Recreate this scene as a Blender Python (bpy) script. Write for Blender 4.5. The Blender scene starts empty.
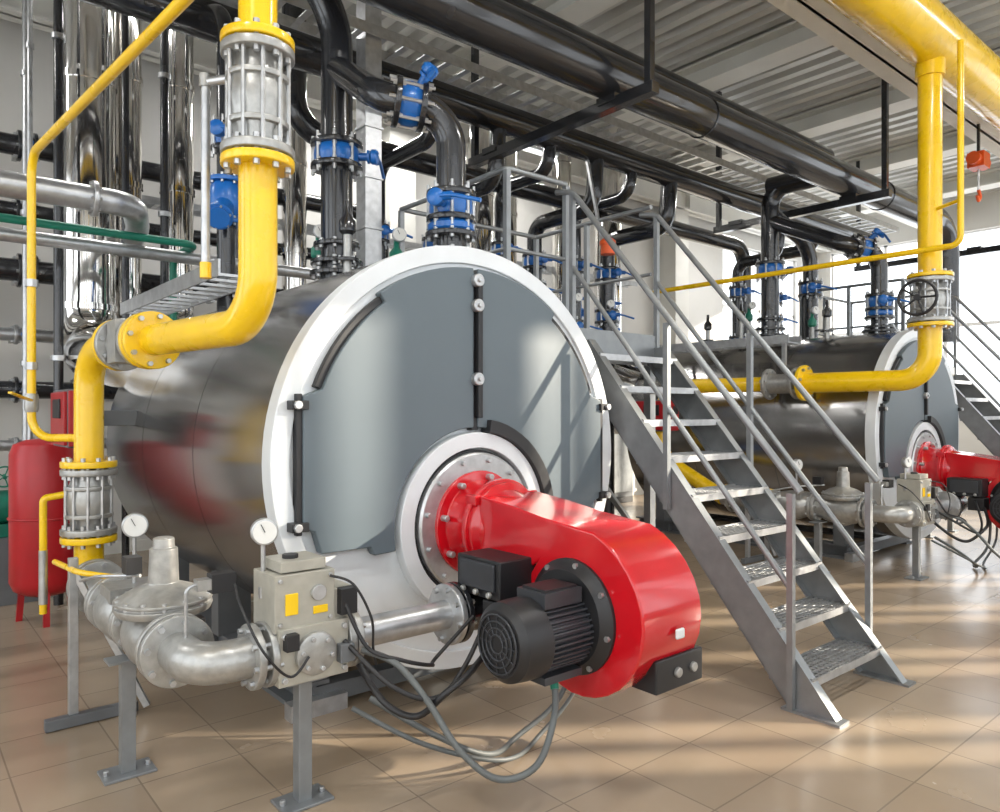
import bpy, bmesh, math, random
from mathutils import Vector, Matrix
random.seed(4)
SC = bpy.context.scene
SC.view_settings.view_transform = 'Standard'
# ------------------------------------------------------------ materials
def mat(name, col, metal=0.0, rough=0.5, var=0.12, scale=6.0, bump=0.0, coat=0.0, emis=None, aniso=0.0):
    m = bpy.data.materials.new(name); m.use_nodes = True
    nt = m.node_tree; b = nt.nodes['Principled BSDF']
    tc = nt.nodes.new('ShaderNodeTexCoord')
    n = nt.nodes.new('ShaderNodeTexNoise'); n.inputs['Scale'].default_value = scale
    n.inputs['Detail'].default_value = 4
    nt.links.new(tc.outputs['Object'], n.inputs['Vector'])
    r = nt.nodes.new('ShaderNodeValToRGB')
    r.color_ramp.elements[0].position = 0.3; r.color_ramp.elements[1].position = 0.7
    r.color_ramp.elements[0].color = [max(0, c*(1-var)) for c in col]+[1]
    r.color_ramp.elements[1].color = [min(1, c*(1+var)) for c in col]+[1]
    nt.links.new(n.outputs['Fac'], r.inputs['Fac'])
    nt.links.new(r.outputs['Color'], b.inputs['Base Color'])
    b.inputs['Metallic'].default_value = metal
    mr = nt.nodes.new('ShaderNodeMapRange')
    mr.inputs['To Min'].default_value = max(0.02, rough-0.06); mr.inputs['To Max'].default_value = min(1, rough+0.06)
    nt.links.new(n.outputs['Fac'], mr.inputs['Value'])
    nt.links.new(mr.outputs['Result'], b.inputs['Roughness'])
    if coat: b.inputs['Coat Weight'].default_value = coat; b.inputs['Coat Roughness'].default_value = 0.08
    if aniso: b.inputs['Anisotropic'].default_value = aniso
    if bump:
        bp = nt.nodes.new('ShaderNodeBump'); bp.inputs['Strength'].default_value = bump
        bp.inputs['Distance'].default_value = 0.01
        nt.links.new(n.outputs['Fac'], bp.inputs['Height']); nt.links.new(bp.outputs['Normal'], b.inputs['Normal'])
    if emis:
        b.inputs['Emission Color'].default_value = (1, 1, 1, 1); b.inputs['Emission Strength'].default_value = emis
    return m
YEL = mat('yellow_gas_paint', (0.88, 0.56, 0.004), 0, 0.28, 0.06, coat=0.4)
RED = mat('red_burner_paint', (0.55, 0.005, 0.012), 0, 0.20, 0.08, coat=0.7)
REDD = mat('red_tank_paint', (0.42, 0.010, 0.015), 0, 0.35, 0.08)
BLK = mat('black_pipe_paint', (0.018, 0.019, 0.022), 0, 0.22, 0.2, coat=0.5)
BLKM = mat('black_plastic', (0.015, 0.015, 0.017), 0, 0.45, 0.2)
DGR = mat('motor_grey', (0.045, 0.048, 0.055), 0.2, 0.38, 0.15)
CLAD = mat('boiler_cladding', (0.36, 0.355, 0.35), 0.92, 0.19, 0.04, 1.4)
WHT = mat('boiler_white_trim', (0.70, 0.73, 0.75), 0.1, 0.38, 0.04)
PLATE = mat('door_plate_grey', (0.105, 0.135, 0.155), 0.0, 0.40, 0.04, 2.0)
GALV = mat('galvanized_steel', (0.50, 0.51, 0.52), 0.75, 0.34, 0.15, 18)
STAIR = mat('stair_grey_steel', (0.26, 0.275, 0.285), 0.5, 0.38, 0.1, 12)
CAST = mat('cast_aluminium', (0.40, 0.40, 0.385), 0.6, 0.36, 0.14, 30, 0.15)
VALV = mat('valve_body_beige', (0.42, 0.405, 0.35), 0.25, 0.45, 0.08, 20, 0.05)
CHR = mat('polished_stainless', (0.76, 0.74, 0.71), 1.0, 0.09, 0.05, 5)
BLU = mat('blue_valve_paint', (0.01, 0.13, 0.45), 0, 0.3, 0.1, coat=0.3)
GRN = mat('green_pipe_paint', (0.01, 0.20, 0.13), 0, 0.4, 0.1)
ORG = mat('orange_paint', (0.75, 0.10, 0.01), 0, 0.4, 0.1)
WPAINT = mat('cream_beam_paint', (0.78, 0.77, 0.72), 0, 0.6, 0.06, 2)
DECK = mat('ceiling_deck_metal', (0.62, 0.62, 0.60), 0.1, 0.5, 0.06, 2)
WALL = mat('wall_plaster', (0.70, 0.69, 0.66), 0, 0.8, 0.06, 1.2, 0.1)
FRM = mat('window_frame_white', (0.8, 0.8, 0.8), 0, 0.4, 0.03)
CREAM = mat('steel_base_grey', (0.16, 0.17, 0.18), 0.3, 0.5, 0.1)
HOSE = mat('grey_hose', (0.11, 0.12, 0.12), 0, 0.5, 0.1)
GAUGE = mat('gauge_face', (0.80, 0.80, 0.77), 0, 0.3, 0.02)
LAMP = mat('lamp_diffuser', (0.9, 0.9, 0.9), 0, 0.4, 0.02, emis=1.5)

def floor_mat():
    m = bpy.data.materials.new('floor_tiles'); m.use_nodes = True
    nt = m.node_tree; b = nt.nodes['Principled BSDF']
    g = nt.nodes.new('ShaderNodeNewGeometry')
    br = nt.nodes.new('ShaderNodeTexBrick'); br.offset = 0.0; br.squash = 1.0
    br.inputs['Scale'].default_value = 1.0
    br.inputs['Brick Width'].default_value = 0.40; br.inputs['Row Height'].default_value = 0.40
    br.inputs['Mortar Size'].default_value = 0.0035; br.inputs['Mortar Smooth'].default_value = 0.2
    br.inputs['Color1'].default_value = (0.375, 0.295, 0.21, 1); br.inputs['Color2'].default_value = (0.325, 0.253, 0.18, 1)
    br.inputs['Mortar'].default_value = (0.23, 0.18, 0.13, 1)
    nt.links.new(g.outputs['Position'], br.inputs['Vector'])
    n = nt.nodes.new('ShaderNodeTexNoise'); n.inputs['Scale'].default_value = 2.2; n.inputs['Detail'].default_value = 6
    nt.links.new(g.outputs['Position'], n.inputs['Vector'])
    mx = nt.nodes.new('ShaderNodeMix'); mx.data_type = 'RGBA'; mx.blend_type = 'MULTIPLY'
    mx.inputs['Factor'].default_value = 0.45
    cr = nt.nodes.new('ShaderNodeValToRGB')
    cr.color_ramp.elements[0].color = (0.6, 0.6, 0.6, 1); cr.color_ramp.elements[1].color = (1.25, 1.22, 1.2, 1)
    nt.links.new(n.outputs['Fac'], cr.inputs['Fac'])
    nt.links.new(br.outputs['Color'], mx.inputs['A']); nt.links.new(cr.outputs['Color'], mx.inputs['B'])
    nt.links.new(mx.outputs['Result'], b.inputs['Base Color'])
    mr = nt.nodes.new('ShaderNodeMapRange'); mr.inputs['To Min'].default_value = 0.14; mr.inputs['To Max'].default_value = 0.34
    nt.links.new(n.outputs['Fac'], mr.inputs['Value']); nt.links.new(mr.outputs['Result'], b.inputs['Roughness'])
    bp = nt.nodes.new('ShaderNodeBump'); bp.inputs['Strength'].default_value = 0.3; bp.inputs['Distance'].default_value = 0.003; bp.invert = True
    nt.links.new(br.outputs['Fac'], bp.inputs['Height']); nt.links.new(bp.outputs['Normal'], b.inputs['Normal'])
    return m
FLOOR = floor_mat()

# ------------------------------------------------------------ mesh builder
def basis(d):
    d = Vector(d).normalized()
    a = Vector((0, 0, 1)) if abs(d.z) < 0.9 else Vector((1, 0, 0))
    u = d.cross(a).normalized(); v = d.cross(u).normalized()
    return d, u, v
class B:
    def __init__(s, name, off=(0, 0, 0), parent=None):
        s.name = name; s.off = Vector(off); s.parent = parent
        s.v = []; s.f = []; s.mi = []; s.mats = []
    def add(s, vs, fs, m):
        if m not in s.mats: s.mats.append(m)
        k = s.mats.index(m); n = len(s.v)
        s.v += [Vector(p)+s.off for p in vs]
        for f in fs: s.f.append([i+n for i in f]); s.mi.append(k)
    def lathe(s, p, d, prof, m, seg=32):
        d, u, v = basis(d); p = Vector(p); vs = []; fs = []
        for t, r in prof:
            for i in range(seg):
                a = 2*math.pi*i/seg
                vs.append(p+d*t+(u*math.cos(a)+v*math.sin(a))*max(r, 1e-4))
        for k in range(len(prof)-1):
            for i in range(seg):
                j = (i+1) % seg
                fs.append((k*seg+i, k*seg+j, (k+1)*seg+j, (k+1)*seg+i))
        fs.append(list(range(seg))); fs.append([(len(prof)-1)*seg+i for i in range(seg)])
        s.add(vs, fs, m)
    def cyl(s, p0, p1, r, m, seg=20, r2=None):
        p0 = Vector(p0); p1 = Vector(p1); L = (p1-p0).length
        s.lathe(p0, p1-p0, [(0, r), (L, r if r2 is None else r2)], m, seg)
    def rcyl(s, p0, p1, r, m, bv, seg=32):
        p0 = Vector(p0); p1 = Vector(p1); L = (p1-p0).length
        pr = [(bv*(1-math.cos(a)), r-bv+bv*math.sin(a)) for a in [i*math.pi/8 for i in range(5)]]
        pr += [(L-t, q) for t, q in reversed(pr)]
        s.lathe(p0, p1-p0, pr, m, seg)
    def ring(s, p, d, ro, ri, th, m, seg=48):
        d, u, v = basis(d); p = Vector(p); vs = []; fs = []
        for t, r in ((0, ri), (0, ro), (th, ro), (th, ri)):
            for i in range(seg):
                a = 2*math.pi*i/seg
                vs.append(p+d*t+(u*math.cos(a)+v*math.sin(a))*r)
        for k in range(4):
            for i in range(seg):
                j = (i+1) % seg; k2 = (k+1) % 4
                fs.append((k*seg+i, k*seg+j, k2*seg+j, k2*seg+i))
        s.add(vs, fs, m)
    def box(s, c, size, m, rz=0, rx=0):
        c = Vector(c); R = Matrix.Rotation(rz, 3, 'Z') @ Matrix.Rotation(rx, 3, 'X')
        vs = [c+R@Vector((x*size[0]/2, y*size[1]/2, z*size[2]/2)) for x in (-1, 1) for y in (-1, 1) for z in (-1, 1)]
        s.add(vs, [(0, 1, 3, 2), (4, 6, 7, 5), (0, 4, 5, 1), (2, 3, 7, 6), (0, 2, 6, 4), (1, 5, 7, 3)], m)
    def beam(s, p0, p1, w, h, m, up=(0, 0, 1)):
        p0 = Vector(p0); p1 = Vector(p1); d = (p1-p0).normalized(); up = Vector(up)
        if abs(d.dot(up)) > 0.98: up = Vector((0, 1, 0))
        a = d.cross(up).normalized(); b = a.cross(d).normalized()
        vs = [p+a*x*w/2+b*z*h/2 for p in (p0, p1) for x, z in ((-1, -1), (1, -1), (1, 1), (-1, 1))]
        s.add(vs, [(0, 1, 2, 3), (4, 5, 6, 7), (0, 1, 5, 4), (1, 2, 6, 5), (2, 3, 7, 6), (3, 0, 4, 7)], m)
    def prism(s, poly, ax, lo, hi, m):
        def P(a, b, t):
            return {'x': (t, a, b), 'y': (a, t, b), 'z': (a, b, t)}[ax]
        n = len(poly)
        vs = [P(a, b, lo) for a, b in poly]+[P(a, b, hi) for a, b in poly]
        fs = [list(range(n)), list(range(n, 2*n))]+[(i, (i+1) % n, n+(i+1) % n, n+i) for i in range(n)]
        s.add(vs, fs, m)
    def tube(s, pts, r, m, bend=0.0, seg=16, nb=8):
        pts = [Vector(p) for p in pts]; path = [pts[0]]
        for i in range(1, len(pts)-1):
            a, b, c = pts[i-1], pts[i], pts[i+1]
            if bend > 0:
                d1 = (a-b); d2 = (c-b)
                t = min(bend, d1.length*0.49, d2.length*0.49)
                p1 = b+d1.normalized()*t; p2 = b+d2.normalized()*t
                for k in range(nb+1):
                    q = k/nb
                    den = (1-q)**2+2*0.7*q*(1-q)+q*q
                    path.append((p1*(1-q)**2+b*(2*0.7*q*(1-q))+p2*q*q)/den)
            else: path.append(b)
        path.append(pts[-1])
        d, u, v = basis(path[1]-path[0]); vs = []; fs = []
        for i, p in enumerate(path):
            if i == 0: t = path[1]-path[0]
            elif i == len(path)-1: t = path[-1]-path[-2]
            else: t = (path[i+1]-p).normalized()+(p-path[i-1]).normalized()
            t.normalize()
            u = (u-t*u.dot(t)).normalized(); v = t.cross(u).normalized()
            for k in range(seg):
                a = 2*math.pi*k/seg
                vs.append(p+(u*math.cos(a)+v*math.sin(a))*r)
        for i in range(len(path)-1):
            for k in range(seg):
                j = (k+1) % seg
                fs.append((i*seg+k, i*seg+j, (i+1)*seg+j, (i+1)*seg+k))
        fs.append(list(range(seg))); fs.append([(len(path)-1)*seg+k for k in range(seg)])
        s.add(vs, fs, m)
    def curve(s, pts, r, m, seg=10, n=8):
        P = [Vector(p) for p in pts]; P = [P[0]]+P+[P[-1]]; out = []
        for i in range(1, len(P)-2):
            for k in range(n):
                t = k/n
                a, b, c, d = P[i-1], P[i], P[i+1], P[i+2]
                out.append(0.5*((2*b)+(c-a)*t+(2*a-5*b+4*c-d)*t*t+(3*b-a-3*c+d)*t**3))
        out.append(P[-2]); s.tube(out, r, m, 0, seg)
    def torus(s, c, d, R, r, m, seg=28, sg=8):
        d, u, v = basis(d); c = Vector(c); vs = []; fs = []
        for i in range(seg):
            a = 2*math.pi*i/seg; e = u*math.cos(a)+v*math.sin(a)
            for k in range(sg):
                b = 2*math.pi*k/sg
                vs.append(c+e*(R+r*math.cos(b))+d*r*math.sin(b))
        for i in range(seg):
            for k in range(sg):
                fs.append((i*sg+k, ((i+1) % seg)*sg+k, ((i+1) % seg)*sg+(k+1) % sg, i*sg+(k+1) % sg))
        s.add(vs, fs, m)
    def bolts(s, c, d, R, n, r, L, m, ph=0.2):
        d, u, v = basis(d); c = Vector(c)
        for i in range(n):
            a = 2*math.pi*i/n+ph; q = c+(u*math.cos(a)+v*math.sin(a))*R
            s.cyl(q-d*L/2, q+d*L/2, r, m, 6)
    def flange(s, c, d, r, th, m, bm=None, n=8):
        d0 = Vector(d).normalized(); c = Vector(c)
        s.rcyl(c-d0*th/2, c+d0*th/2, r, m, th*0.18, 36)
        if bm: s.bolts(c, d0, r*0.84, n, r*0.09, th*2.1, bm)
    def done(s, bevel=0.0, bseg=2, sharp=38):
        c = sum(s.v, Vector())/len(s.v)
        lo = min(p.z for p in s.v); c.z = lo
        me = bpy.data.meshes.new(s.name); me.from_pydata([tuple(p-c) for p in s.v], [], s.f)
        for m in s.mats: me.materials.append(m)
        me.polygons.foreach_set('material_index', s.mi)
        bm = bmesh.new(); bm.from_mesh(me); bmesh.ops.recalc_face_normals(bm, faces=bm.faces); bm.to_mesh(me); bm.free()
        me.polygons.foreach_set('use_smooth', [True]*len(me.polygons))
        me.set_sharp_from_angle(angle=math.radians(sharp))
        o = bpy.data.objects.new(s.name, me); SC.collection.objects.link(o)
        if s.parent:
            o.parent = s.parent; o.location = c-s.parent.location
        else: o.location = c
        if bevel:
            bv = o.modifiers.new('bevel', 'BEVEL'); bv.width = bevel; bv.segments = bseg; bv.limit_method = 'ANGLE'
            bv.angle_limit = math.radians(40); bv.harden_normals = True
        return o
def empty(name, loc):
    e = bpy.data.objects.new(name, None); e.location = loc; SC.collection.objects.link(e); e.empty_display_size = 0.2
    return e

# ------------------------------------------------------------ room shell
X0, X1, Y0, Y1, H = -4.0, 17.0, -3.5, 8.6, 5.9
b = B('floor'); b.box(((X0+X1)/2, (Y0+Y1)/2, -0.05), (X1-X0+.4, Y1-Y0+.4, 0.1), FLOOR); b.done()
b = B('ceiling'); poly = []; x = X0-0.1; p = 0.28
while x < X1:
    poly += [(x, H), (x+0.12, H), (x+0.16, H+0.11), (x+0.24, H+0.11)]; x += p
poly += [(x, H), (x, H+0.2), (X0-0.1, H+0.2)]
b.prism(poly, 'y', Y0-0.1, Y1+0.1, DECK); b.done()
def wall_open(name, ax, pos, a0, a1, wins, th=0.25):
    b = B(name); cur = a0
    def bx(l, h, z0, z1):
        if h-l < 0.01 or z1-z0 < 0.01: return
        if ax == 'x': b.box((pos, (l+h)/2, (z0+z1)/2), (th, h-l, z1-z0), WALL)
        else: b.box(((l+h)/2, pos, (z0+z1)/2), (h-l, th, z1-z0), WALL)
    for l, h, z0, z1 in wins:
        bx(cur, l, 0, H+0.1); bx(l, h, 0, z0); bx(l, h, z1, H+0.1); cur = h
    bx(cur, a1, 0, H+0.1); b.done()
WN = [0]
def window(ax, pos, l, h, z0, z1, nv=2, nh=2):
    WN[0] += 1; b = B('window_%d' % WN[0]); w = 0.07
    def bx(a0, a1, c0, c1):
        if ax == 'x': b.box((pos, (a0+a1)/2, (c0+c1)/2), (0.09, a1-a0, c1-c0), FRM)
        else: b.box(((a0+a1)/2, pos, (c0+c1)/2), (a1-a0, 0.09, c1-c0), FRM)
    for i in range(nv+1):
        t = l+(h-l)*i/nv; bx(t-w/2, t+w/2, z0, z1)
    for i in range(nh+1):
        t = z0+(z1-z0)*i/nh; bx(l, h, t-w/2, t+w/2)
    b.done()
sun_openings = [(-3.9+1.7*i, -3.9+1.7*i+1.1, 0.8, 5.6) for i in range(12)]  # unseen openings behind camera, added and spaced to stripe the sunlight
wall_open('wall_front_unseen', 'y', Y0-0.125, X0, X1, sun_openings)
for w in sun_openings: window('y', Y0-0.12, *w, 2, 3)
lw = [(-3, 0, 0.9, 5.0), (0.8, 3.8, 0.9, 5.0), (4.6, 7.6, 0.9, 5.0)]
wall_open('wall_left', 'x', X0-0.125, Y0, Y1, lw)
for w in lw: window('x', X0-0.12, *w, 2, 3)
rw = [(-2.5, 0.2, 1.4, 5.2), (1.2, 4.0, 1.4, 5.2), (4.6, 8.2, 1.4, 5.2)]
wall_open('wall_right', 'x', X1+0.125, Y0, Y1, rw)
for w in rw: window('x', X1+0.12, *w, 3, 2)
wall_open('wall_back', 'y', Y1+0.125, X0, X1, [(13.2, 16.2, 2.4, 5.0)])
window('y', Y1+0.12, 13.2, 16.2, 2.4, 5.0, 2, 2)
b = B('baseboard_back'); b.box(((X0+X1)/2, Y1-0.01, 0.06), (X1-X0, 0.02, 0.12), WPAINT); b.done()
b = B('baseboard_right'); b.box((X1-0.01, (Y0+Y1)/2, 0.06), (0.02, Y1-Y0, 0.12), WPAINT); b.done()

def ibeam_x(name, y, z0, h, w, m=WPAINT):
    b = B(name); t = 0.03
    b.box(((X0+X1)/2, y, z0+t/2), (X1-X0, w, t), m); b.box(((X0+X1)/2, y, z0+h-t/2), (X1-X0, w, t), m)
    b.box(((X0+X1)/2, y, z0+h/2), (X1-X0, 0.03, h), m)
    for i in range(8): b.box((X0+1.5+i*2.8, y, z0+h/2), (0.02, w*0.9, h-0.04), m)
    return b.done()
def ibeam_y(name, x, z0, h, w, m=WPAINT):
    b = B(name); t = 0.03
    b.box((x, (Y0+Y1)/2, z0+t/2), (w, Y1-Y0, t), m); b.box((x, (Y0+Y1)/2, z0+h-t/2), (w, Y1-Y0, t), m)
    b.box((x, (Y0+Y1)/2, z0+h/2), (0.03, Y1-Y0, h), m)
    return b.done()
ibeam_x('roof_beam', 3.15, 5.0, 0.60, 0.36)
for y in (-0.8, 5.9, 8.3): ibeam_x('roof_beam', y, 5.25, 0.36, 0.25)
for x in (0.5, 3.0, 5.5, 8.0, 10.5, 13.0, 15.5): ibeam_y('roof_joist', x, 5.62, 0.27, 0.34)
for x, y in ((5.2, 8.35), (11.2, 8.35), (0.0, 8.35)):
    b = B('support_column'); b.box((x, y, 2.6), (0.4, 0.4, 5.2), WPAINT); b.box((x, y, 0.15), (0.5, 0.45, 0.3), WPAINT); b.done(0.01)

# ------------------------------------------------------------ valves
def butterfly(b, c, d, r, hd, m=BLU):
    c = Vector(c); d = Vector(d).normalized(); hd = Vector(hd).normalized()
    b.flange(c+d*0.075, d, r*1.65, 0.035, BLK, GALV, 8); b.flange(c-d*0.075, d, r*1.65, 0.035, BLK, GALV, 8)
    b.lathe(c-d*0.06, d, [(0, r*1.3), (0.02, r*1.4), (0.06, r*1.45), (0.1, r*1.4), (0.12, r*1.3)], m)
    b.bolts(c, d, r*1.5, 8, 0.010, 0.26, GALV)
    e = c+hd*r*1.3
    b.cyl(e, e+hd*0.09, 0.026, m); b.cyl(e+hd*0.07, e+hd*0.085, 0.045, m)
    q = e+hd*0.11; b.lathe(q-hd*0.02, hd, [(0, .04), (.01, .05), (.04, .05), (.055, .03)], m)
    side = d.cross(hd).normalized()
    b.tube([q+hd*0.02, q+hd*0.03+side*0.1, q+hd*0.03-d*0.05+side*0.28], 0.012, m, 0.04, 10)
    b.cyl(q, q+side*0.1+hd*0.01, 0.025, m)
def gas_valve(b, c, d, r, L):
    c = Vector(c); d = Vector(d).normalized()
    R = r*1.9
    for sgn in (-1, 1):
        b.flange(c+d*sgn*(L/2+0.03), d, R, 0.035, YEL, GALV, 10)
        b.flange(c+d*sgn*(L/2-0.012), d, R, 0.035, CAST, GALV, 10)
        b.flange(c+d*sgn*(L*0.22), d, R*0.86, 0.022, CAST)
    b.lathe(c-d*L/2, d, [(0, r*1.2), (L*.2, r*1.25), (L*.3, r*1.45), (L*.5, r*1.55), (L*.7, r*1.45), (L*.8, r*1.25), (L, r*1.2)], CAST)
    b.bolts(c, d, R*0.82, 10, 0.009, L+0.02, GALV, 0.4)
def handwheel(b, c, d, R, m):
    c = Vector(c); b.torus(c, d, R, R*0.09, m); dd, u, v = basis(d)
    for i in range(5):
        a = 2*math.pi*i/5; b.cyl(c, c+(u*math.cos(a)+v*math.sin(a))*R, R*0.06, m, 8)
    b.cyl(c-dd*0.03, c+dd*0.03, R*0.18, m, 12)
def gauge(b, c, d, r):
    c = Vector(c); d = Vector(d).normalized()
    b.rcyl(c-d*0.02, c+d*0.02, r, GALV, 0.005); b.cyl(c+d*0.0195, c+d*0.0215, r*0.86, GAUGE, 28)
    b.beam(c+d*0.023, c+d*0.023+Vector((0, 0, r*0.6))+d.cross(Vector((0, 0, 1)))*r*0.3, 0.004, 0.003, BLKM)

# ------------------------------------------------------------ boiler
def boiler(off, n1y):
    cx, cy, cz, R = 2.355, 3.06, 1.27, 1.085
    L = 3.05
    root = empty('boiler', Vector((cx, cy+L/2, 0))+Vector(off))
    b = B('shell', off, root)
    b.lathe((cx, cy+0.02, cz), (0, 1, 0), [(0, R*.98), (0.0, R-0.005), (1.0, R-0.005), (1.0, R-.009), (1.008, R-.009), (1.008, R-.005), (2.0, R-.005), (2.0, R-.009), (2.008, R-.009), (2.008, R-.005), (L-.06, R-.005), (L, R-0.1), (L, 0.3)], CLAD, 96)
    b.done(sharp=30)
    b = B('front_rim', off, root)
    b.ring((cx, cy-0.03, cz), (0, 1, 0), R+0.004, R-0.085, 0.10, WHT, 96)
    b.lathe((cx, cy-0.012, cz), (0, 1, 0), [(0, R-.08), (0.03, R-.08)], WHT, 96)
    b.done(0.006)
    bz = -0.34
    for sg, nm in ((-1, 'door_plate_1'), (1, 'door_plate_2')):
        pts = []
        def arc(cxx, czz, r, a0, a1, n):
            for i in range(n+1):
                a = math.radians(a0+(a1-a0)*i/n); pts.append((cxx+r*math.cos(a), czz+r*math.sin(a)))
        arc(0, 0, 0.975, 90.8, 126, 14); arc(0, 0, 0.925, 126, 159, 10)
        pts.append((-0.955, 0.30)); pts.append((-0.955, -0.28)); pts.append((-0.90, -0.30))
        pts.append((-0.87, -0.40)); pts.append((-0.62, -0.40)); pts.append((-0.60, -0.44))
        arc(0, bz, 0.49, 191, 91.5, 26)
        pp = [(cx-sg*px, cz+pz) for px, pz in pts]
        b = B(nm, off, root); b.prism(pp, 'y', cy-0.065, cy-0.012, PLATE); b.done(0.008, 3)
    b = B('door_seals', off, root)
    for sg in (-1, 1):
        pts = []
        for i in range(9):
            a = math.radians(126+33*i/8); pts.append((cx-sg*0.958*math.cos(a), cz+0.958*math.sin(a)))
        for i in range(9):
            a = math.radians(159-33*i/8); pts.append((cx-sg*0.90*math.cos(a), cz+0.90*math.sin(a)))
        b.prism(pts, 'y', cy-0.045, cy-0.012, BLKM)
        b.box((cx+sg*0.968, cy-0.035, cz+0.0), (0.028, 0.04, 0.62), BLKM)
        for zz in (0.26, -0.27):
            b.box((cx+sg*0.975, cy-0.05, cz+zz), (0.08, 0.07, 0.04), BLKM)
            b.cyl((cx+sg*0.99, cy-0.1, cz+zz), (cx+sg*0.99, cy-0.03, cz+zz), 0.02, GALV, 8)
    b.box((cx, cy-0.03, cz+0.55), (0.045, 0.05, 0.83), BLKM)
    b.box((cx+0.012, cy-0.075, cz+0.55), (0.03, 0.03, 0.70), BLKM)
    for zz in (0.91, 0.78, 0.40):
        b.rcyl((cx, cy-0.095, cz+zz), (cx, cy-0.06, cz+zz), 0.034, GALV, 0.006); b.cyl((cx, cy-0.11, cz+zz), (cx, cy-0.09, cz+zz), 0.014, GALV, 6)
    b.done(0.004)
    b = B('burner_mount', off, root)
    b.ring((cx, cy-0.075, cz+bz), (0, 1, 0), 0.465, 0.385, 0.07, WHT, 72)
    b.lathe((cx, cy-0.05, cz+bz), (0, 1, 0), [(0, .375), (.05, .375)], BLKM, 64)
    b.lathe((cx, cy-0.085, cz+bz), (0, 1, 0), [(0, .35), (.01, .362), (.04, .362)], GALV, 64)
    b.bolts((cx, cy-0.09, cz+bz), (0, 1, 0), 0.325, 12, 0.014, 0.03, GALV)
    pts = []
    for i in range(13):
        a = math.radians(8+74*i/12); pts.append((cx+.535*math.cos(a), cz+bz+.535*math.sin(a)))
    for i in range(13):
        a = math.radians(82-74*i/12); pts.append((cx+.468*math.cos(a), cz+bz+.468*math.sin(a)))
    b.prism(pts, 'y', cy-0.10, cy-0.02, BLKM)
    b.done(0.004)
    b = B('skid', off, root)
    for sx in (-0.70, 0.70):
        x = cx+sx
        b.box((x, cy+0.2+L/2, 0.012), (0.16, L-0.3, 0.024), CREAM); b.box((x, cy+0.2+L/2, 0.138), (0.16, L-0.3, 0.02), CREAM)
        b.box((x, cy+0.2+L/2, 0.075), (0.02, L-0.3, 0.12), CREAM)
        for k in range(7): b.box((x, cy+0.38+k*(L-.4)/6, 0.075), (0.15, 0.012, 0.11), CREAM)
        for yy in (0.45, 1.5, 2.7):
            zt = cz-math.sqrt(R*R-sx*sx)+0.08
            b.box((x, cy+yy, (zt+0.14)/2), (0.2, 0.12, zt-0.14), CREAM)
    for yy in (0.4, L-0.15): b.box((cx, cy+yy, 0.075), (1.4, 0.1, 0.09), CREAM)
    b.box((cx-.7, cy+.33, 0.04), (.3, .08, .08), GALV)
    b.done()
    b = B('top_fittings', off, root)
    for yy in (n1y, 3.55):
        xx = 2.344 if yy == n1y else 2.6
        zt = cz+math.sqrt(R*R-(xx-cx)**2)
        b.cyl((xx, yy, zt-0.06), (xx, yy, zt+0.06), 0.12, BLK, 28); b.flange((xx, yy, zt+0.07), (0, 0, 1), 0.18, 0.03, BLK, GALV, 8)
    for k, (xx, yy, h) in enumerate(((2.1, 3.9, 0.22), (2.5, 5.1, 0.3), (2.2, 5.5, 0.2), (2.75, 4.4, 0.25), (2.0, 4.9, 0.3))):
        zt = cz+math.sqrt(R*R-(xx-cx)**2)
        b.cyl((xx, yy, zt-.03), (xx, yy, zt+h), 0.025, CAST); b.flange((xx, yy, zt+0.07), (0, 0, 1), 0.07, 0.02, BLK, GALV, 4)
        b.lathe((xx, yy, zt+h), (0, 0, 1), [(0, .03), (.02, .05), (.08, .05), (.12, .02), (.2, .015)], GRN if k % 2 else BLK)
        if k in (1, 3): gauge(b, (xx, yy-0.04, zt+h+0.2), (-0.5, -1, 0), 0.05)
    b.done()
    b = B('control_panel', off, root)
    b.box((0.93, 5.35, 1.46), (0.14, 0.5, 0.36), CREAM); b.box((0.852, 5.35, 1.46), (0.02, 0.46, 0.33), REDD)
    b.box((0.838, 5.33, 1.52), (0.015, 0.22, 0.12), BLKM); b.box((1.14, 5.35, 1.46), (0.32, 0.1, 0.1), CREAM)
    b.box((0.93, 5.08, 1.46), (0.14, 0.03, 0.34), REDD); b.box((0.93, 5.06, 1.52), (0.09, 0.01, 0.09), BLKM)
    b.done(0.006)
    b = B('cable_ladder', off, root)
    for dx in (-0.13, 0.13):
        b.box((1.50+dx, 5.0, 2.27), (0.012, 2.1, 0.09), GALV)
    for k in range(12): b.box((1.50, 4.0+k*0.18, 2.24), (0.26, 0.03, 0.015), GALV)
    for yy in (4.1, 5.9): b.beam((1.55, yy, 2.0), (1.55, yy, 2.24), 0.04, 0.04, GALV)
    b.done()
    return root

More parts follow.
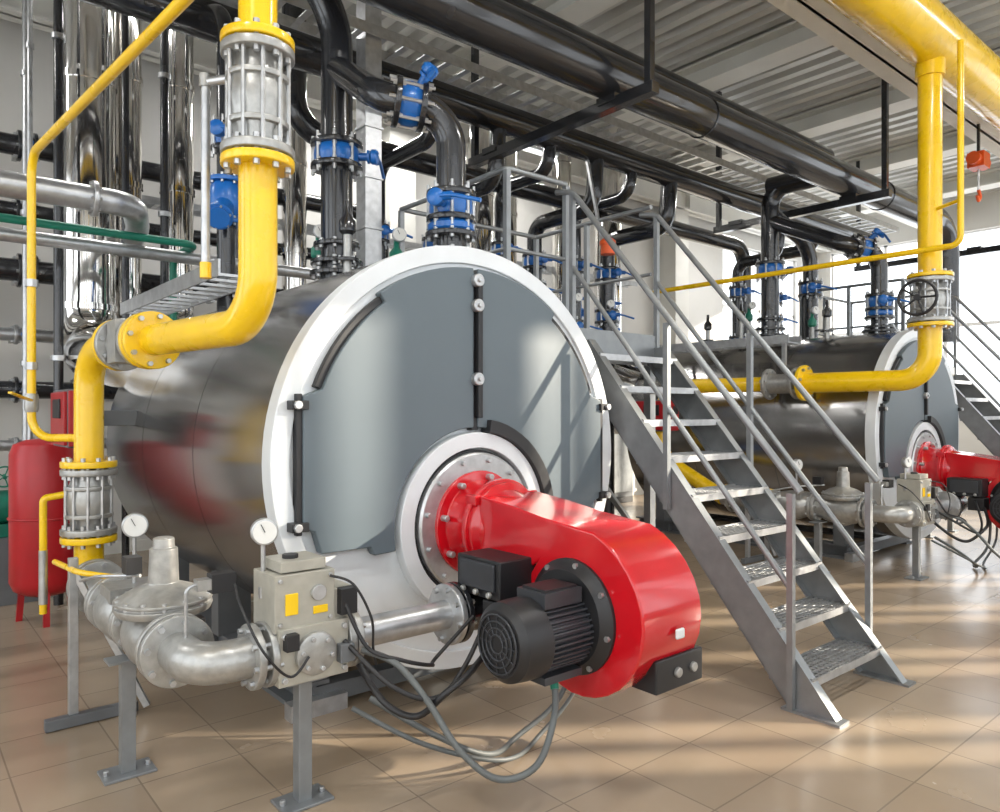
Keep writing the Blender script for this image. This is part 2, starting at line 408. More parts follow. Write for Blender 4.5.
# ------------------------------------------------------------ burner
def burner(off):
    bx, bz = 2.35, 0.93
    root = empty('gas_burner', Vector((bx, 2.4, 0))+Vector(off))
    b = B('fan_housing', off, root)
    yc, zc = 2.12, 0.665; pts = []
    pts += [(2.74, 1.10), (2.5, 1.075), (2.3, 1.045)]
    for i in range(26):
        a = 72-(72+220)*i/25
        r = 0.37-0.085*(i/25) + 0.02*math.exp(-((a-0)/40.0)**2)
        aa = math.radians(a)
        pts.append((yc-r*math.cos(aa), zc+r*math.sin(aa)))
    pts += [(2.46, 0.77), (2.74, 0.75)]
    b.prism(pts, 'x', bx-0.18, bx+0.19, RED); b.done(0.085, 7, 60)
    b = B('blast_tube', off, root)
    b.lathe((bx, 2.985, bz), (0, -1, 0), [(0, .27), (.03, .27), (.035, .22), (.09, .20), (.16, .21), (.20, .225), (.24, .225), (.26, .19), (.34, .16)], RED, 40)
    b.bolts((bx, 2.94, bz), (0, 1, 0), 0.24, 8, 0.018, 0.05, GALV)
    b.ring((bx, 2.80, bz), (0, -1, 0), 0.24, 0.19, 0.03, RED, 40)
    for a in (40, 140, 220, 320):
        aa = math.radians(a); b.box((bx+.23*math.cos(aa), 2.78, bz+.23*math.sin(aa)), (.05, .08, .05), RED)
    b.done(0.006)
    b = B('inlet_ring', off, root)
    xs = bx-0.18
    b.lathe((xs-0.001, yc, zc), (-1, 0, 0), [(0, .235), (.015, .235), (.03, .21), (.05, .195), (.05, .15), (.02, .12)], BLKM, 40)
    b.bolts((xs-0.02, yc, zc), (1, 0, 0), 0.217, 8, 0.012, 0.03, GALV); b.done()
    b = B('motor', off, root)
    my, mz = 2.10, 0.635; prof = []
    n = 40
    for i in range(n):
        for k, r in ((0, .128), (0.3, .128), (0.36, .146), (0.72, .146), (0.78, .128)):
            a = 2*math.pi*(i+k)/n; prof.append((my+r*math.cos(a), mz+r*math.sin(a)))
    b.prism(prof, 'x', 1.86, 2.15, DGR)
    b.lathe((1.90, my, mz), (-1, 0, 0), [(0, .155), (.06, .155), (.12, .15), (.145, .125), (.15, .05)], BLKM, 40)
    for r in (.035, .06, .085, .11): b.torus((1.748, my, mz), (1, 0, 0), r, 0.004, DGR)
    for i in range(12):
        a = i*math.pi/6; b.cyl((1.748, my+.03*math.cos(a), mz+.03*math.sin(a)), (1.75, my+.115*math.cos(a), mz+.115*math.sin(a)), .003, DGR, 6)
    b.lathe((2.12, my, mz), (1, 0, 0), [(0, .155), (.03, .165), (.06, .165)], BLKM, 40)
    b.box((2.0, my-0.02, mz+0.15), (0.20, 0.16, 0.06), DGR); b.box((2.0, my-0.02, mz+0.18), (0.17, 0.13, 0.02), BLKM)
    b.box((2.0, my, mz-0.15), (0.2, 0.2, 0.03), DGR)
    b.done(0.003)
    b = B('control_box', off, root)
    b.box((2.10, 2.52, 0.78), (0.22, 0.30, 0.17), BLKM); b.box((1.985, 2.52, 0.79), (0.015, 0.24, 0.12), DGR)
    b.box((2.06, 2.42, 0.63), (0.14, 0.14, 0.12), BLKM)
    for k in range(3): b.cyl((1.98, 2.42+k*.09, 0.72), (1.96, 2.42+k*.09, 0.72), 0.015, CAST, 10)
    b.done(0.012, 3)
    b = B('air_damper_box', off, root)
    b.box((bx+0.07, 1.88, 0.475), (0.30, 0.22, 0.13), BLKM)
    for dx in (0.05, 0.15):
        b.cyl((bx+dx, 1.775, 0.475), (bx+dx, 1.755, 0.475), 0.02, CAST, 16)
    b.box((bx+0.02, 1.735, 0.64), (0.05, 0.014, 0.04), WHT)
    b.done(0.012, 3)

# ------------------------------------------------------------ gas train
def gas_train(off):
    root = empty('gas_train', Vector((1.0, 3.0, 0))+Vector(off))
    z = 0.60; R = 0.062
    b = B('train_pipework', off, root)
    b.tube([(0.85, 4.40, z), (0.848, 3.75, z)], 0.07, CAST, 0, 20)
    b.flange((0.85, 4.28, z), (0, 1, 0), 0.135, 0.03, CAST, GALV); b.flange((0.85, 4.22, z), (0, 1, 0), 0.135, 0.03, CAST, GALV)
    b.flange((0.85, 3.85, z), (0, 1, 0), 0.135, 0.03, CAST, GALV); b.flange((0.85, 3.80, z), (0, 1, 0), 0.135, 0.03, CAST, GALV)
    b.lathe((0.85, 3.78, z), (0, -1, 0), [(0, .1), (.08, .13), (.22, .13), (.3, .1), (.34, .07)], CAST)
    b.box((0.85, 3.60, z+0.1), (0.2, 0.2, 0.06), CAST)
    b.flange((0.85, 3.42, z), (0, 1, 0), 0.125, 0.03, CAST, GALV); b.flange((0.85, 3.385, z), (0, 1, 0), 0.125, 0.03, CAST, GALV)
    b.flange((0.85, 2.95, z), (0, 1, 0), 0.135, 0.028, CAST, GALV); b.flange((0.85, 2.90, z), (0, 1, 0), 0.135, 0.028, CAST, GALV)
    b.tube([(0.85, 2.90, z), (0.85, 2.66, z), (1.10, 2.66, z)], 0.075, CAST, 0.19, 24, 12)
    b.flange((1.04, 2.66, z), (1, 0, 0), 0.12, 0.028, CAST, GALV); b.flange((1.09, 2.66, z), (1, 0, 0), 0.12, 0.028, CAST, GALV)
    b.flange((1.40, 2.66, z), (1, 0, 0), 0.12, 0.03, CAST, GALV); b.flange((1.435, 2.66, z), (1, 0, 0), 0.12, 0.03, CAST, GALV)
    b.tube([(1.40, 2.66, z), (2.0, 2.66, z), (2.25, 2.66, z+0.02)], R, GALV, 0.02, 24)
    b.flange((1.93, 2.66, z), (1, 0, 0), 0.135, 0.03, GALV, GALV); b.flange((1.97, 2.66, z), (1, 0, 0), 0.135, 0.03, BLK, GALV)
    b.lathe((1.99, 2.66, z), (1, 0, 0), [(0, .09), (.1, .1), (.25, .1)], BLK)
    b.done()
    b = B('pressure_regulator', off, root)
    rx, ry = 0.87, 3.15
    b.lathe((0.85, ry+0.25, z), (0, -1, 0), [(0, .085), (.06, .09), (.15, .12), (.25, .13), (.35, .12), (.44, .09), (.5, .085)], CAST, 32)
    b.lathe((rx, ry, z), (0, 0, 1), [(-.14, .05), (-.12, .09), (0, .11), (.05, .09), (.09, .10), (.10, .175), (.12, .185), (.13, .185), (.134, .175), (.140, .175), (.144, .185), (.154, .185), (.16, .17), (.19, .12), (.21, .065), (.215, .058), (.35, .053), (.355, .042), (.39, .04), (.395, .03)], CAST, 40)
    b.bolts((rx, ry, z+0.137), (0, 0, 1), 0.170, 14, 0.011, 0.055, GALV)
    b.box((rx+0.1, ry-0.08, z+0.04), (0.06, 0.06, 0.06), BLKM)
    b.done(0.002)
    b = B('solenoid_valve', off, root)
    vx, vy = 1.24, 2.66
    b.box((vx, vy, z), (0.28, 0.21, 0.21), VALV)
    b.lathe((vx-0.14, vy, z), (1, 0, 0), [(0, .085), (.28, .085)], CAST, 28)
    b.lathe((vx, vy, z), (0, -1, 0), [(0, .08), (.125, .08), (.13, .07)], CAST, 28)
    b.bolts((vx, vy-0.125, z), (0, 1, 0), 0.06, 6, 0.01, 0.03, GALV)
    b.box((vx-0.03, vy+0.01, z+0.195), (0.24, 0.20, 0.21), VALV)
    b.box((vx-0.03, vy+0.01, z+0.325), (0.18, 0.17, 0.04), VALV)
    b.cyl((vx-0.05, vy, z+0.34), (vx-0.05, vy, z+0.36), 0.03, BLKM, 16)
    b.box((vx+0.13, vy, z+0.15), (0.09, 0.16, 0.14), VALV)
    b.box((vx+0.14, vy-0.09, z+0.17), (0.07, 0.05, 0.1), BLKM)
    b.box((vx+0.12, vy-0.115, z-0.02), (0.06, 0.05, 0.07), CREAM); b.box((vx-0.1, vy-0.12, z+0.06), (0.05, 0.04, 0.06), BLKM)
    b.cyl((vx+0.02, vy-0.088, z+0.22), (vx+0.02, vy-0.105, z+0.22), 0.03, GALV, 16)
    b.box((vx-0.085, vy-0.092, z+0.19), (0.05, 0.006, 0.08), YEL); b.box((vx+0.03, vy-0.092, z+0.155), (0.06, 0.006, 0.03), YEL)
    for dx in (-.12, .12):
        for dz in (-.08, .08): b.cyl((vx+dx, vy-0.10, z+dz), (vx+dx, vy-0.12, z+dz), 0.012, GALV, 6)
    for dx in (-.13, 0.07):
        for dz in (.12, .28): b.cyl((vx+dx, vy-0.085, z+dz), (vx+dx, vy-0.10, z+dz), 0.009, GALV, 6)
    b.done(0.009, 3)
    b = B('train_gauges', off, root)
    b.cyl((1.10, 2.70, z+0.07), (1.10, 2.70, z+0.40), 0.009, GALV, 8); gauge(b, (1.10, 2.69, z+0.45), (-.25, -1, 0), 0.05)
    b.cyl((1.10, 2.70, z+0.2), (1.10, 2.70, z+0.24), 0.018, GALV, 6)
    b.cyl((0.87, 3.6, z+0.1), (0.87, 3.6, z+0.34), 0.009, GALV, 8); gauge(b, (0.87, 3.59, z+0.39), (-.2, -1, 0), 0.055)
    b.box((0.98, 2.80, z+0.26), (0.09, 0.06, 0.07), BLKM); b.box((0.91, 2.80, z+0.26), (0.05, 0.05, 0.04), CAST)
    b.tube([(0.85, 2.8, z+.07), (0.85, 2.8, z+.26), (0.95, 2.8, z+.26)], 0.007, GALV, 0.03, 8)
    b.box((0.80, 3.35, z+0.26), (0.06, 0.08, 0.07), BLKM)
    b.tube([(0.70, 3.85, z+.12), (0.70, 3.5, z+.2), (0.82, 3.3, z+.22)], 0.007, GALV, 0.05, 8)
    b.tube([(0.66, 4.25, z+.15), (0.70, 3.9, z+.15), (0.85, 3.8, z+.12)], 0.014, YEL, 0.04, 8)
    b.done()
    b = B('train_stands', off, root)
    for x, y in ((0.78, 3.34), (1.24, 2.66)):
        b.box((x, y, 0.006), (0.20, 0.14, 0.012), STAIR); b.box((x, y, 0.24), (0.055, 0.055, 0.46), STAIR)
        b.box((x, y, 0.475), (0.16, 0.10, 0.012), STAIR)
        for dx in (-.08, .08): b.cyl((x+dx, y, 0.01), (x+dx, y, 0.03), 0.012, GALV, 6)
    b.box((0.78, 4.0, 0.03), (0.40, 0.05, 0.05), CREAM)
    b.box((0.70, 4.02, 0.40), (0.04, 0.04, 0.8), GALV); b.box((0.94, 3.95, 0.24), (0.04, 0.04, 0.48), GALV)
    b.beam((0.70, 4.02, 0.75), (1.0, 3.9, 0.05), 0.03, 0.03, GALV)
    b.done(0.003)
    b = B('burner_cables', off, root)
    b.curve([(1.36, 2.56, .78), (1.42, 2.48, .60), (1.52, 2.40, .55), (1.66, 2.40, .50), (1.75, 2.5, .48), (1.95, 2.5, .62)], 0.008, BLKM)
    b.curve([(1.36, 2.55, .62), (1.45, 2.35, .48), (1.60, 2.28, .42), (1.75, 2.3, .50), (1.98, 2.42, .66)], 0.010, BLKM)
    b.curve([(1.42, 2.52, .58), (1.50, 2.40, .54), (1.56, 2.28, .42), (1.62, 2.16, .26), (1.72, 2.06, .16), (1.86, 2.0, .19), (1.98, 2.03, .34), (2.02, 2.08, .48)], 0.013, HOSE)
    b.cyl((2.005, 2.055, .42), (2.025, 2.09, .49), 0.017, GRN, 12)
    b.curve([(1.45, 2.6, .50), (1.48, 2.45, .38), (1.56, 2.35, .34), (1.62, 2.25, .44), (1.75, 2.25, .50), (2.0, 2.35, .6)], 0.013, BLKM)
    b.curve([(1.50, 2.6, .35), (1.7, 2.45, .20), (1.95, 2.4, .06), (2.2, 2.5, .03), (2.45, 2.45, .2), (2.5, 2.45, .6)], 0.012, HOSE)
    b.curve([(1.42, 2.6, .33), (1.65, 2.42, .18), (2.0, 2.35, .04), (2.3, 2.45, .03), (2.5, 2.4, .25), (2.48, 2.4, .6)], 0.010, HOSE)
    b.curve([(1.0, 2.72, .86), (0.98, 2.6, .80), (1.02, 2.5, .66), (1.12, 2.5, .55), (1.2, 2.52, .6)], 0.005, BLKM)
    b.curve([(1.30, 2.55, .88), (1.36, 2.48, .85), (1.42, 2.45, .72), (1.44, 2.47, .6), (1.47, 2.5, .52)], 0.005, BLKM)
    b.done()

# ------------------------------------------------------------ stairs
def stairs(off):
    root = empty('steel_staircase', Vector((3.92, 2.5, 0))+Vector(off))
    xl, xr = 3.51, 4.33; y0, y1, zt = 1.78, 3.40, 1.97
    sl = zt/(y1-y0)
    b = B('stringers', off, root)
    hw = 0.09
    for x, sg in ((xl, 1), (xr, -1)):
        sy = hw*math.sqrt(1+sl*sl)/sl
        poly = [(y0-sy, 0), (y0+sy, 0), (y1+sy, zt), (y1-sy, zt)]
        b.prism(poly, 'x', x-0.006, x+0.006, STAIR)
        for q in (-hw, hw):
            yo = -q*math.sqrt(1+sl*sl)/sl
            b.beam((x+sg*0.025, y0+yo, 0.005), (x+sg*0.025, y1+yo, zt), 0.062, 0.01, STAIR)
        b.box((x+sg*0.01, y0-0.0, 0.006), (0.10, 0.30, 0.012), STAIR)
    b.done()
    b = B('treads', off, root); n = 9
    for i in range(n):
        t = (i+0.72)/(n+0.25); y = y0+(y1-y0)*t; z = zt*t
        for dy in (-0.115, 0.115): b.box(((xl+xr)/2, y+dy, z), (xr-xl-0.02, 0.01, 0.04), GALV)
        for k in range(6): b.box(((xl+xr)/2, y-0.085+k*0.034, z+0.008), (xr-xl-0.02, 0.012, 0.012), GALV)
        for k in range(20): b.box((xl+0.04+k*(xr-xl-0.08)/19, y, z+0.006), (0.010, 0.23, 0.012), GALV)
        for x in (xl+0.012, xr-0.012): b.box((x, y, z-0.005), (0.01, 0.23, 0.06), STAIR)
    b.done()
    b = B('handrails', off, root)
    ho = 0.98
    for x in (xl-0.03, xr+0.03):
        ya, yb = 1.88, 3.40
        za, zb = (ya-y0)*sl, (yb-y0)*sl
        b.tube([(x, ya-0.05, za+ho+0.0), (x, ya, za+ho+0.06), (x, yb, zb+ho), (x, yb+0.15, zb+ho+0.03)], 0.019, STAIR, 0.04, 12)
        b.tube([(x, ya, za+ho*.5), (x, yb, zb+ho*.5)], 0.016, STAIR, 0, 10)
        for t in (0, 0.5, 1.0):
            y = ya+(yb-ya)*t; z = (y-y0)*sl
            b.box((x, y, z+ho/2-0.06), (0.032, 0.032, ho+0.10), STAIR)
    zp = 2.02
    b.tube([(3.50, 3.48, zp+1.0), (2.98, 3.48, zp+1.0), (2.98, 4.7, zp+1.0)], 0.018, STAIR, 0.03, 12)
    b.tube([(3.50, 3.48, zp+.5), (2.98, 3.48, zp+.5), (2.98, 4.7, zp+.5)], 0.013, STAIR, 0.03, 10)
    b.tube([(4.36, 3.45, zp+1.0), (4.36, 4.7, zp+1.0), (2.98, 4.7, zp+1.0)], 0.018, STAIR, 0.03, 12)
    b.tube([(4.36, 3.45, zp+.5), (4.36, 4.7, zp+.5), (2.98, 4.7, zp+.5)], 0.013, STAIR, 0.03, 10)
    for x, y in ((2.98, 3.48), (3.5, 3.48), (2.98, 4.1), (2.98, 4.7), (3.6, 4.7), (4.36, 4.7), (4.36, 4.1)):
        zb = 2.08 if x < 3.1 else zp
        b.box((x, y, (zb+zp+1.0)/2-0.01), (0.035, 0.035, zp+1.0-zb), STAIR)
    b.done()
    b = B('platform', off, root)
    for y in (3.42, 4.72): b.box((3.80, y, 1.96), (1.12, 0.05, 0.12), STAIR)
    for x in (3.26, 4.36): b.box((x, 4.07, 1.96), (0.05, 1.33, 0.12), STAIR)
    for y in (3.42, 4.72): b.box((3.67, y, 2.04), (1.42, 0.05, 0.04), STAIR)
    for x in (2.98, 4.36): b.box((x, 4.07, 2.04), (0.05, 1.33, 0.04), STAIR)
    for k in range(26): b.box((3.67, 3.44+k*0.05, 2.045), (1.38, 0.008, 0.025), GALV)
    for k in range(16): b.box((3.02+k*0.088, 4.07, 2.045), (0.008, 1.3, 0.025), GALV)
    for x, y in ((3.62, 3.44), (4.33, 3.44), (4.33, 4.69), (3.62, 4.69)):
        b.box((x, y, 0.96), (0.06, 0.06, 1.90), STAIR); b.box((x, y, 0.006), (0.14, 0.14, 0.012), STAIR)
    b.beam((4.33, 3.46, 0.5), (4.33, 4.67, 1.7), 0.03, 0.04, STAIR)
    b.done()

OX = 5.90
boiler((0, 0, 0), 4.5); boiler((OX, 0, 0), 4.72)
burner((0, 0, 0)); burner((OX, 0, 0))
gas_train((0, 0, 0)); gas_train((OX, 0, 0))
stairs((0, 0, 0)); stairs((OX+.08, 0, 0))

# ------------------------------------------------------------ yellow gas pipes
b = B('gas_pipe'); r = 0.072
A = Vector((1.10, 2.75, 1.835)); Bp = Vector((0.85, 4.45, 1.835))
b.tube([(1.10, 2.75, 4.75), (1.10, 2.75, 2.9)], r, YEL, 0, 28)
gas_valve(b, (1.10, 2.75, 2.68), (0, 0, 1), r, 0.40)
dAB = (Bp-A).normalized()
b.tube([(1.10, 2.75, 2.46), A, A+dAB*0.95], r, YEL, 0.2, 28, 12)
b.flange(A+dAB*0.93, dAB, 0.135, 0.035, YEL, GALV); b.flange(A+dAB*0.97, dAB, 0.135, 0.03, YEL, GALV)
b.cyl(A+dAB*0.99, A+dAB*1.29, 0.09, CAST, 28); b.flange(A+dAB*1.01, dAB, 0.13, 0.03, CAST, GALV); b.flange(A+dAB*1.27, dAB, 0.13, 0.03, CAST, GALV)
b.box(A+dAB*1.14, (0.2, 0.16, 0.2), CAST)
b.flange(A+dAB*1.31, dAB, 0.13, 0.03, YEL, GALV)
b.tube([A+dAB*1.3, Bp, (0.85, 4.45, 1.23)], r, YEL, 0.2, 28, 12)
gas_valve(b, (0.85, 4.45, 1.02), (0, 0, 1), r, 0.34)
b.tube([(0.85, 4.45, 0.82), (0.85, 4.45, 0.60), (0.85, 4.30, 0.60)], r, YEL, 0.13, 28)
b.tube([(0.80, 2.40, 2.9), (0.62, 4.70, 2.9), (0.62, 4.70, 1.36), (0.85, 4.45, 1.36)], 0.022, YEL, 0.12, 14)
for zz in (2.2, 1.75): b.cyl((0.62, 4.70, zz-.02), (0.62, 4.70, zz+.02), 0.032, GALV, 8)
b.lathe((0.62, 4.7, 1.5), (0, 0, 1), [(0, .03), (.02, .035), (.08, .035), (.1, .03)], CAST); b.beam((0.62, 4.68, 1.56), (0.5, 4.5, 1.6), .02, .01, YEL)
b.tube([(1.02, 2.83, 2.78), (0.96, 2.92, 2.78), (0.96, 2.92, 2.06)], 0.017, GALV, 0.02, 12)
b.cyl((0.96, 2.92, 2.76), (0.96, 2.92, 2.81), 0.024, CAST, 12); b.cyl((0.96, 2.92, 2.02), (0.96, 2.92, 2.08), 0.022, YEL, 12)
b.tube([(0.85, 4.45, 1.08), (0.64, 4.46, 1.05), (0.64, 4.46, 0.45)], 0.018, YEL, 0.02, 12)
b.cyl((0.64, 4.46, 0.78), (0.64, 4.46, 0.50), 0.021, GALV, 12)
b.done()

b = B('gas_pipe'); r = 0.098
b.tube([(7.2, 2.57, 4.75), (7.2, 2.57, 2.72)], r, YEL, 0, 28)
gas_valve(b, (7.2, 2.57, 2.50), (0, 0, 1), r, 0.38)
b.tube([(7.2, 2.57, 2.30), (7.2, 2.57, 1.79), (7.08, 3.68, 1.79)], r, YEL, 0.26, 28, 12)
b.flange((7.08, 3.68, 1.79), (0, 1, 0), 0.18, 0.04, YEL, GALV)
b.flange((7.08, 3.76, 1.79), (0, 1, 0), 0.16, 0.03, CAST, GALV); b.cyl((7.08, 3.76, 1.79), (7.08, 4.06, 1.79), 0.10, CAST, 28); b.flange((7.08, 4.06, 1.79), (0, 1, 0), 0.16, 0.03, CAST, GALV)
b.tube([(7.08, 4.08, 1.79), (6.95, 5.3, 1.79), (6.85, 5.3, 1.0), (6.76, 4.4, 0.6)], r*0.8, YEL, 0.22, 28)
b.cyl((7.2, 2.57, 2.5), (6.93, 2.57, 2.5), 0.016, CAST, 10); handwheel(b, (6.92, 2.57, 2.5), (1, 0.1, 0), 0.15, BLKM)
b.tube([(7.0, 2.26, 4.65), (7.0, 2.26, 2.92), (7.0, 5.5, 2.92)], 0.026, YEL, 0.08, 12)
b.tube([(7.2, 2.57, 3.3), (7.0, 2.26, 3.3)], 0.016, YEL, 0, 10)
b.done()
b = B('gas_main_pipe'); b.tube([(-3.8, 2.57, 4.85), (16.5, 2.57, 4.85)], 0.24, YEL, 0, 40)
for x in (1.1, 7.2, 13.2): b.cyl((x, 2.57 if x > 2 else 2.66, 4.5), (x, 2.57, 4.75), 0.12, YEL, 28)
b.tube([(-3.8, 2.05, 5.2), (16.5, 2.05, 5.2)], 0.03, YEL, 0, 12)
for x in (-2, 4, 10.0, 16): b.beam((x, 2.57, 5.0), (x, 2.57, 5.85), 0.03, 0.05, BLK); b.torus((x, 2.57, 4.85), (1, 0, 0), 0.245, 0.012, BLK)
b.done()

# ------------------------------------------------------------ black overhead water pipes
RX = 2.344+OX
b = B('overhead_water_pipe'); b.tube([(-3.8, 4.0, 4.22), (11.8, 4.0, 4.22), (11.8, 4.0, 2.5)], 0.175, BLK, 0.5, 36, 12)
for x in (1.0, 5.8, 9.6): b.torus((x, 4.0, 4.22), (1, 0, 0), 0.178, 0.008, BLK)
b.tube([(RX, 4.72, 4.22), (RX, 4.0, 4.22)], 0.12, BLK, 0, 24); b.done()
b = B('overhead_water_pipe'); b.tube([(-3.8, 5.5, 4.38), (12.7, 5.5, 4.38)], 0.15, BLK, 0, 36); b.lathe((12.7, 5.5, 4.38), (1, 0, 0), [(0, .15), (.05, .13), (.08, .06)], BLK)
b.done()
b = B('overhead_water_pipe'); b.tube([(2.9, 6.4, 5.4), (2.9, 6.4, 4.1), (10.4, 6.4, 4.1), (10.4, 6.4, 0.3)], 0.11, BLK, 0.3, 28); b.done()
b = B('overhead_water_pipe'); b.tube([(-3.8, 4.6, 4.85), (9.6, 4.6, 4.85), (9.6, 5.5, 4.6)], 0.09, BLK, 0.2, 24); b.done()
b = B('cable_tray')
for dy in (-0.15, 0.15): b.box((4.2, 4.95+dy, 4.35), (16, 0.01, 0.08), GALV)
for k in range(80): b.box((-3.7+k*0.2, 4.95, 4.32), (0.05, 0.3, 0.01), GALV)
b.done()
b = B('cable_tray')
for dy in (-0.1, 0.1): b.box((3, 7.9+dy, 3.6), (13, 0.01, 0.07), GALV)
for k in range(52): b.box((-3.4+k*0.25, 7.9, 3.57), (0.05, 0.2, 0.01), GALV)
b.done()
for x in (4.53, 8.77, 13.0, 0.1):
    b = B('pipe_hanger_frame')
    b.box((x, 4.69, 3.99), (0.09, 2.3, 0.09), BLK)
    for y in (3.6, 5.78): b.box((x, y, 4.93), (0.06, 0.06, 1.90), BLK); b.box((x, y, 5.6), (0.2, 0.2, 0.02), BLK)
    for y, rr in ((4.0, .185), (5.5, .165)): b.box((x, y, 4.03), (0.12, 0.2, 0.06), BLK)
    b.done(0.004)

def drop1(off, y, top):
    b = B('boiler_water_pipe', off); x = 2.344
    b.tube([(x, y, 2.44), (x, y, 4.22)]+top, 0.105, BLK, 0.25, 28, 10)
    butterfly(b, (x, y, 3.22), (0, 0, 1), 0.105, (0.75, -0.6, 0))
    b.flange((x, y, 2.50), (0, 0, 1), 0.175, 0.03, BLK, GALV, 8)
    b.flange((x, y, 2.62), (0, 0, 1), 0.155, 0.03, BLK, GALV, 8)
    b.done()
drop1((0, 0, 0), 4.5, [(1.4, 4.5, 4.9), (-3.5, 4.5, 4.9)])
drop1((OX, 0, 0), 4.72, [(2.344, 4.02, 4.22)])
def drop2(off, dy=0):
    b = B('boiler_water_pipe', off)
    b.tube([(2.6, 3.55, 2.40), (2.6, 3.55, 3.28), (2.22, 3.72, 3.33), (2.34, 4.48+dy, 3.8)], 0.088, BLK, 0.2, 28, 12)
    butterfly(b, (2.6, 3.55, 2.72), (0, 0, 1), 0.09, (-0.8, -0.5, 0))
    q = Vector((2.37, 3.653, 3.31)); butterfly(b, q, (0.91, -0.41, -0.1), 0.088, (0.1, -0.5, 0.45))
    b.flange((2.6, 3.55, 2.44), (0, 0, 1), 0.155, 0.03, BLK, GALV, 8)
    b.flange((2.6, 3.55, 2.55), (0, 0, 1), 0.155, 0.03, BLK, GALV, 8)
    b.lathe((2.6, 3.55, 2.56), (0, 0, 1), [(0, .12), (.02, .14), (.05, .14), (.07, .12)], BLU)
    b.done()
drop2((0, 0, 0)); drop2((OX, 0, 0), .22)
b = B('boiler_water_pipe'); b.tube([(9.0, 4.6, 1.95), (9.0, 4.6, 3.6), (RX+.05, 4.72, 3.9)], 0.09, BLK, 0.25, 24)
butterfly(b, (9.0, 4.6, 3.05), (0, 0, 1), 0.09, (-.8, -.5, 0)); b.flange((9.0, 4.6, 2.4), (0, 0, 1), .15, .03, BLK, GALV); b.done()
b = B('boiler_water_pipe'); b.tube([(1.78, 5.0, 2.10), (1.78, 5.0, 4.2), (1.78, 5.5, 4.4)], 0.06, BLK, 0.2, 20)
b.lathe((1.78, 5.0, 2.8), (0, 0, 1), [(0, .09), (.04, .11), (.12, .12), (.2, .11), (.24, .09)], BLU); b.flange((1.78, 5.0, 2.78), (0, 0, 1), .12, .03, BLU, GALV); b.flange((1.78, 5.0, 3.06), (0, 0, 1), .12, .03, BLU, GALV)
b.cyl((1.78, 5.0, 2.92), (1.66, 4.8, 2.75), .07, BLU); b.flange((1.67, 4.82, 2.77), (-.5, -.8, -.7), .09, .02, BLU, GALV, 6)
butterfly(b, (1.78, 5.0, 3.35), (0, 0, 1), 0.06, (-.6, -.8, 0)); b.flange((1.78, 5.0, 2.3), (0, 0, 1), .11, .03, BLK, GALV); b.done()
b = B('galvanized_duct'); b.box((2.82, 4.9, 4.0), (0.14, 0.14, 3.3), GALV)
for k in range(9): b.box((2.82, 4.9, 2.5+k*0.38), (0.16, 0.16, 0.02), GALV)
b.box((2.82, 4.9, 2.34), (0.22, 0.22, 0.03), GALV); b.done(0.003)

# ------------------------------------------------------------ flues and background pipework
def flue(x, y, r, z0, z1, elbow=None):
    b = B('stainless_flue')
    if elbow: b.tube([(x, y, z1), (x, y, z0), elbow], r, CHR, r*1.6, 32, 10)
    else: b.cyl((x, y, z0), (x, y, z1), r, CHR, 40)
    z = z0+0.35
    while z < z1:
        b.ring((x, y, z), (0, 0, 1), r+0.012, r-.002, 0.05, CHR, 40); z += 0.95
    b.done()
flue(1.32, 7.0, 0.22, 2.0, 5.6, (1.32, 5.9, 1.9)); flue(1.68, 7.2, 0.12, 2.2, 5.6, (2.2, 7.2, 2.0)); flue(2.08, 7.1, 0.14, 2.2, 5.6, (2.4, 6.3, 2.1))
flue(5.65, 7.1, 0.16, 0.0, 5.6); flue(6.5, 7.6, 0.14, 0.0, 5.6); flue(8.1, 7.2, 0.2, 2.2, 5.6, (8.2, 6.0, 1.9)); flue(7.55, 7.6, 0.14, 0.0, 5.6); flue(3.4, 7.5, 0.13, 0.0, 5.6)
b = B('heating_pipe'); b.tube([(-3.5, 5.6, 2.95), (1.35, 5.6, 2.95), (1.55, 6.3, 2.95), (1.75, 7.6, 2.95)], 0.085, GALV, 0.16, 24)
b.flange((1.1, 5.6, 2.95), (1, 0, 0), 0.12, 0.03, GALV, GALV); b.done()
b = B('heating_pipe'); b.tube([(-3.5, 6.2, 2.75), (3.4, 6.2, 2.75), (3.4, 7.0, 2.75)], 0.05, GALV, 0.16, 20); b.done()
b = B('cold_water_pipe'); b.tube([(-3.5, 6.0, 2.82), (0.9, 6.0, 2.82), (1.9, 6.0, 2.82), (1.9, 6.6, 2.82), (1.9, 6.6, 0.1)], 0.03, GRN, 0.1, 14); b.done()
for (y, z, r, m) in ((7.7, 3.85, .09, BLK), (7.8, 3.3, .07, BLK), (7.7, 2.75, .10, BLK), (7.9, 2.2, .06, GALV), (7.9, 1.7, .08, BLK), (7.9, 1.2, .05, GALV)):
    xe = 4.6 if z != 2.75 else 4.9
    b = B('hot_water_pipe'); b.tube([(-3.5, y, z), (xe, y, z), (xe, y, 0.2)], r, m, 0.25, 20)
    for x in (0.9, 1.7, 2.6, 3.9): b.box((x, y+0.06, z), (0.04, 0.16, r*2.4), GALV)
    for x in (0.98, 1.45, 3.0):
        b.flange((x-.06, y, z), (1, 0, 0), r*1.5, 0.03, m, GALV, 6); b.flange((x+.06, y, z), (1, 0, 0), r*1.5, 0.03, m, GALV, 6); b.cyl((x, y, z), (x, y-r*2, z), .03, BLU)
    b.done()
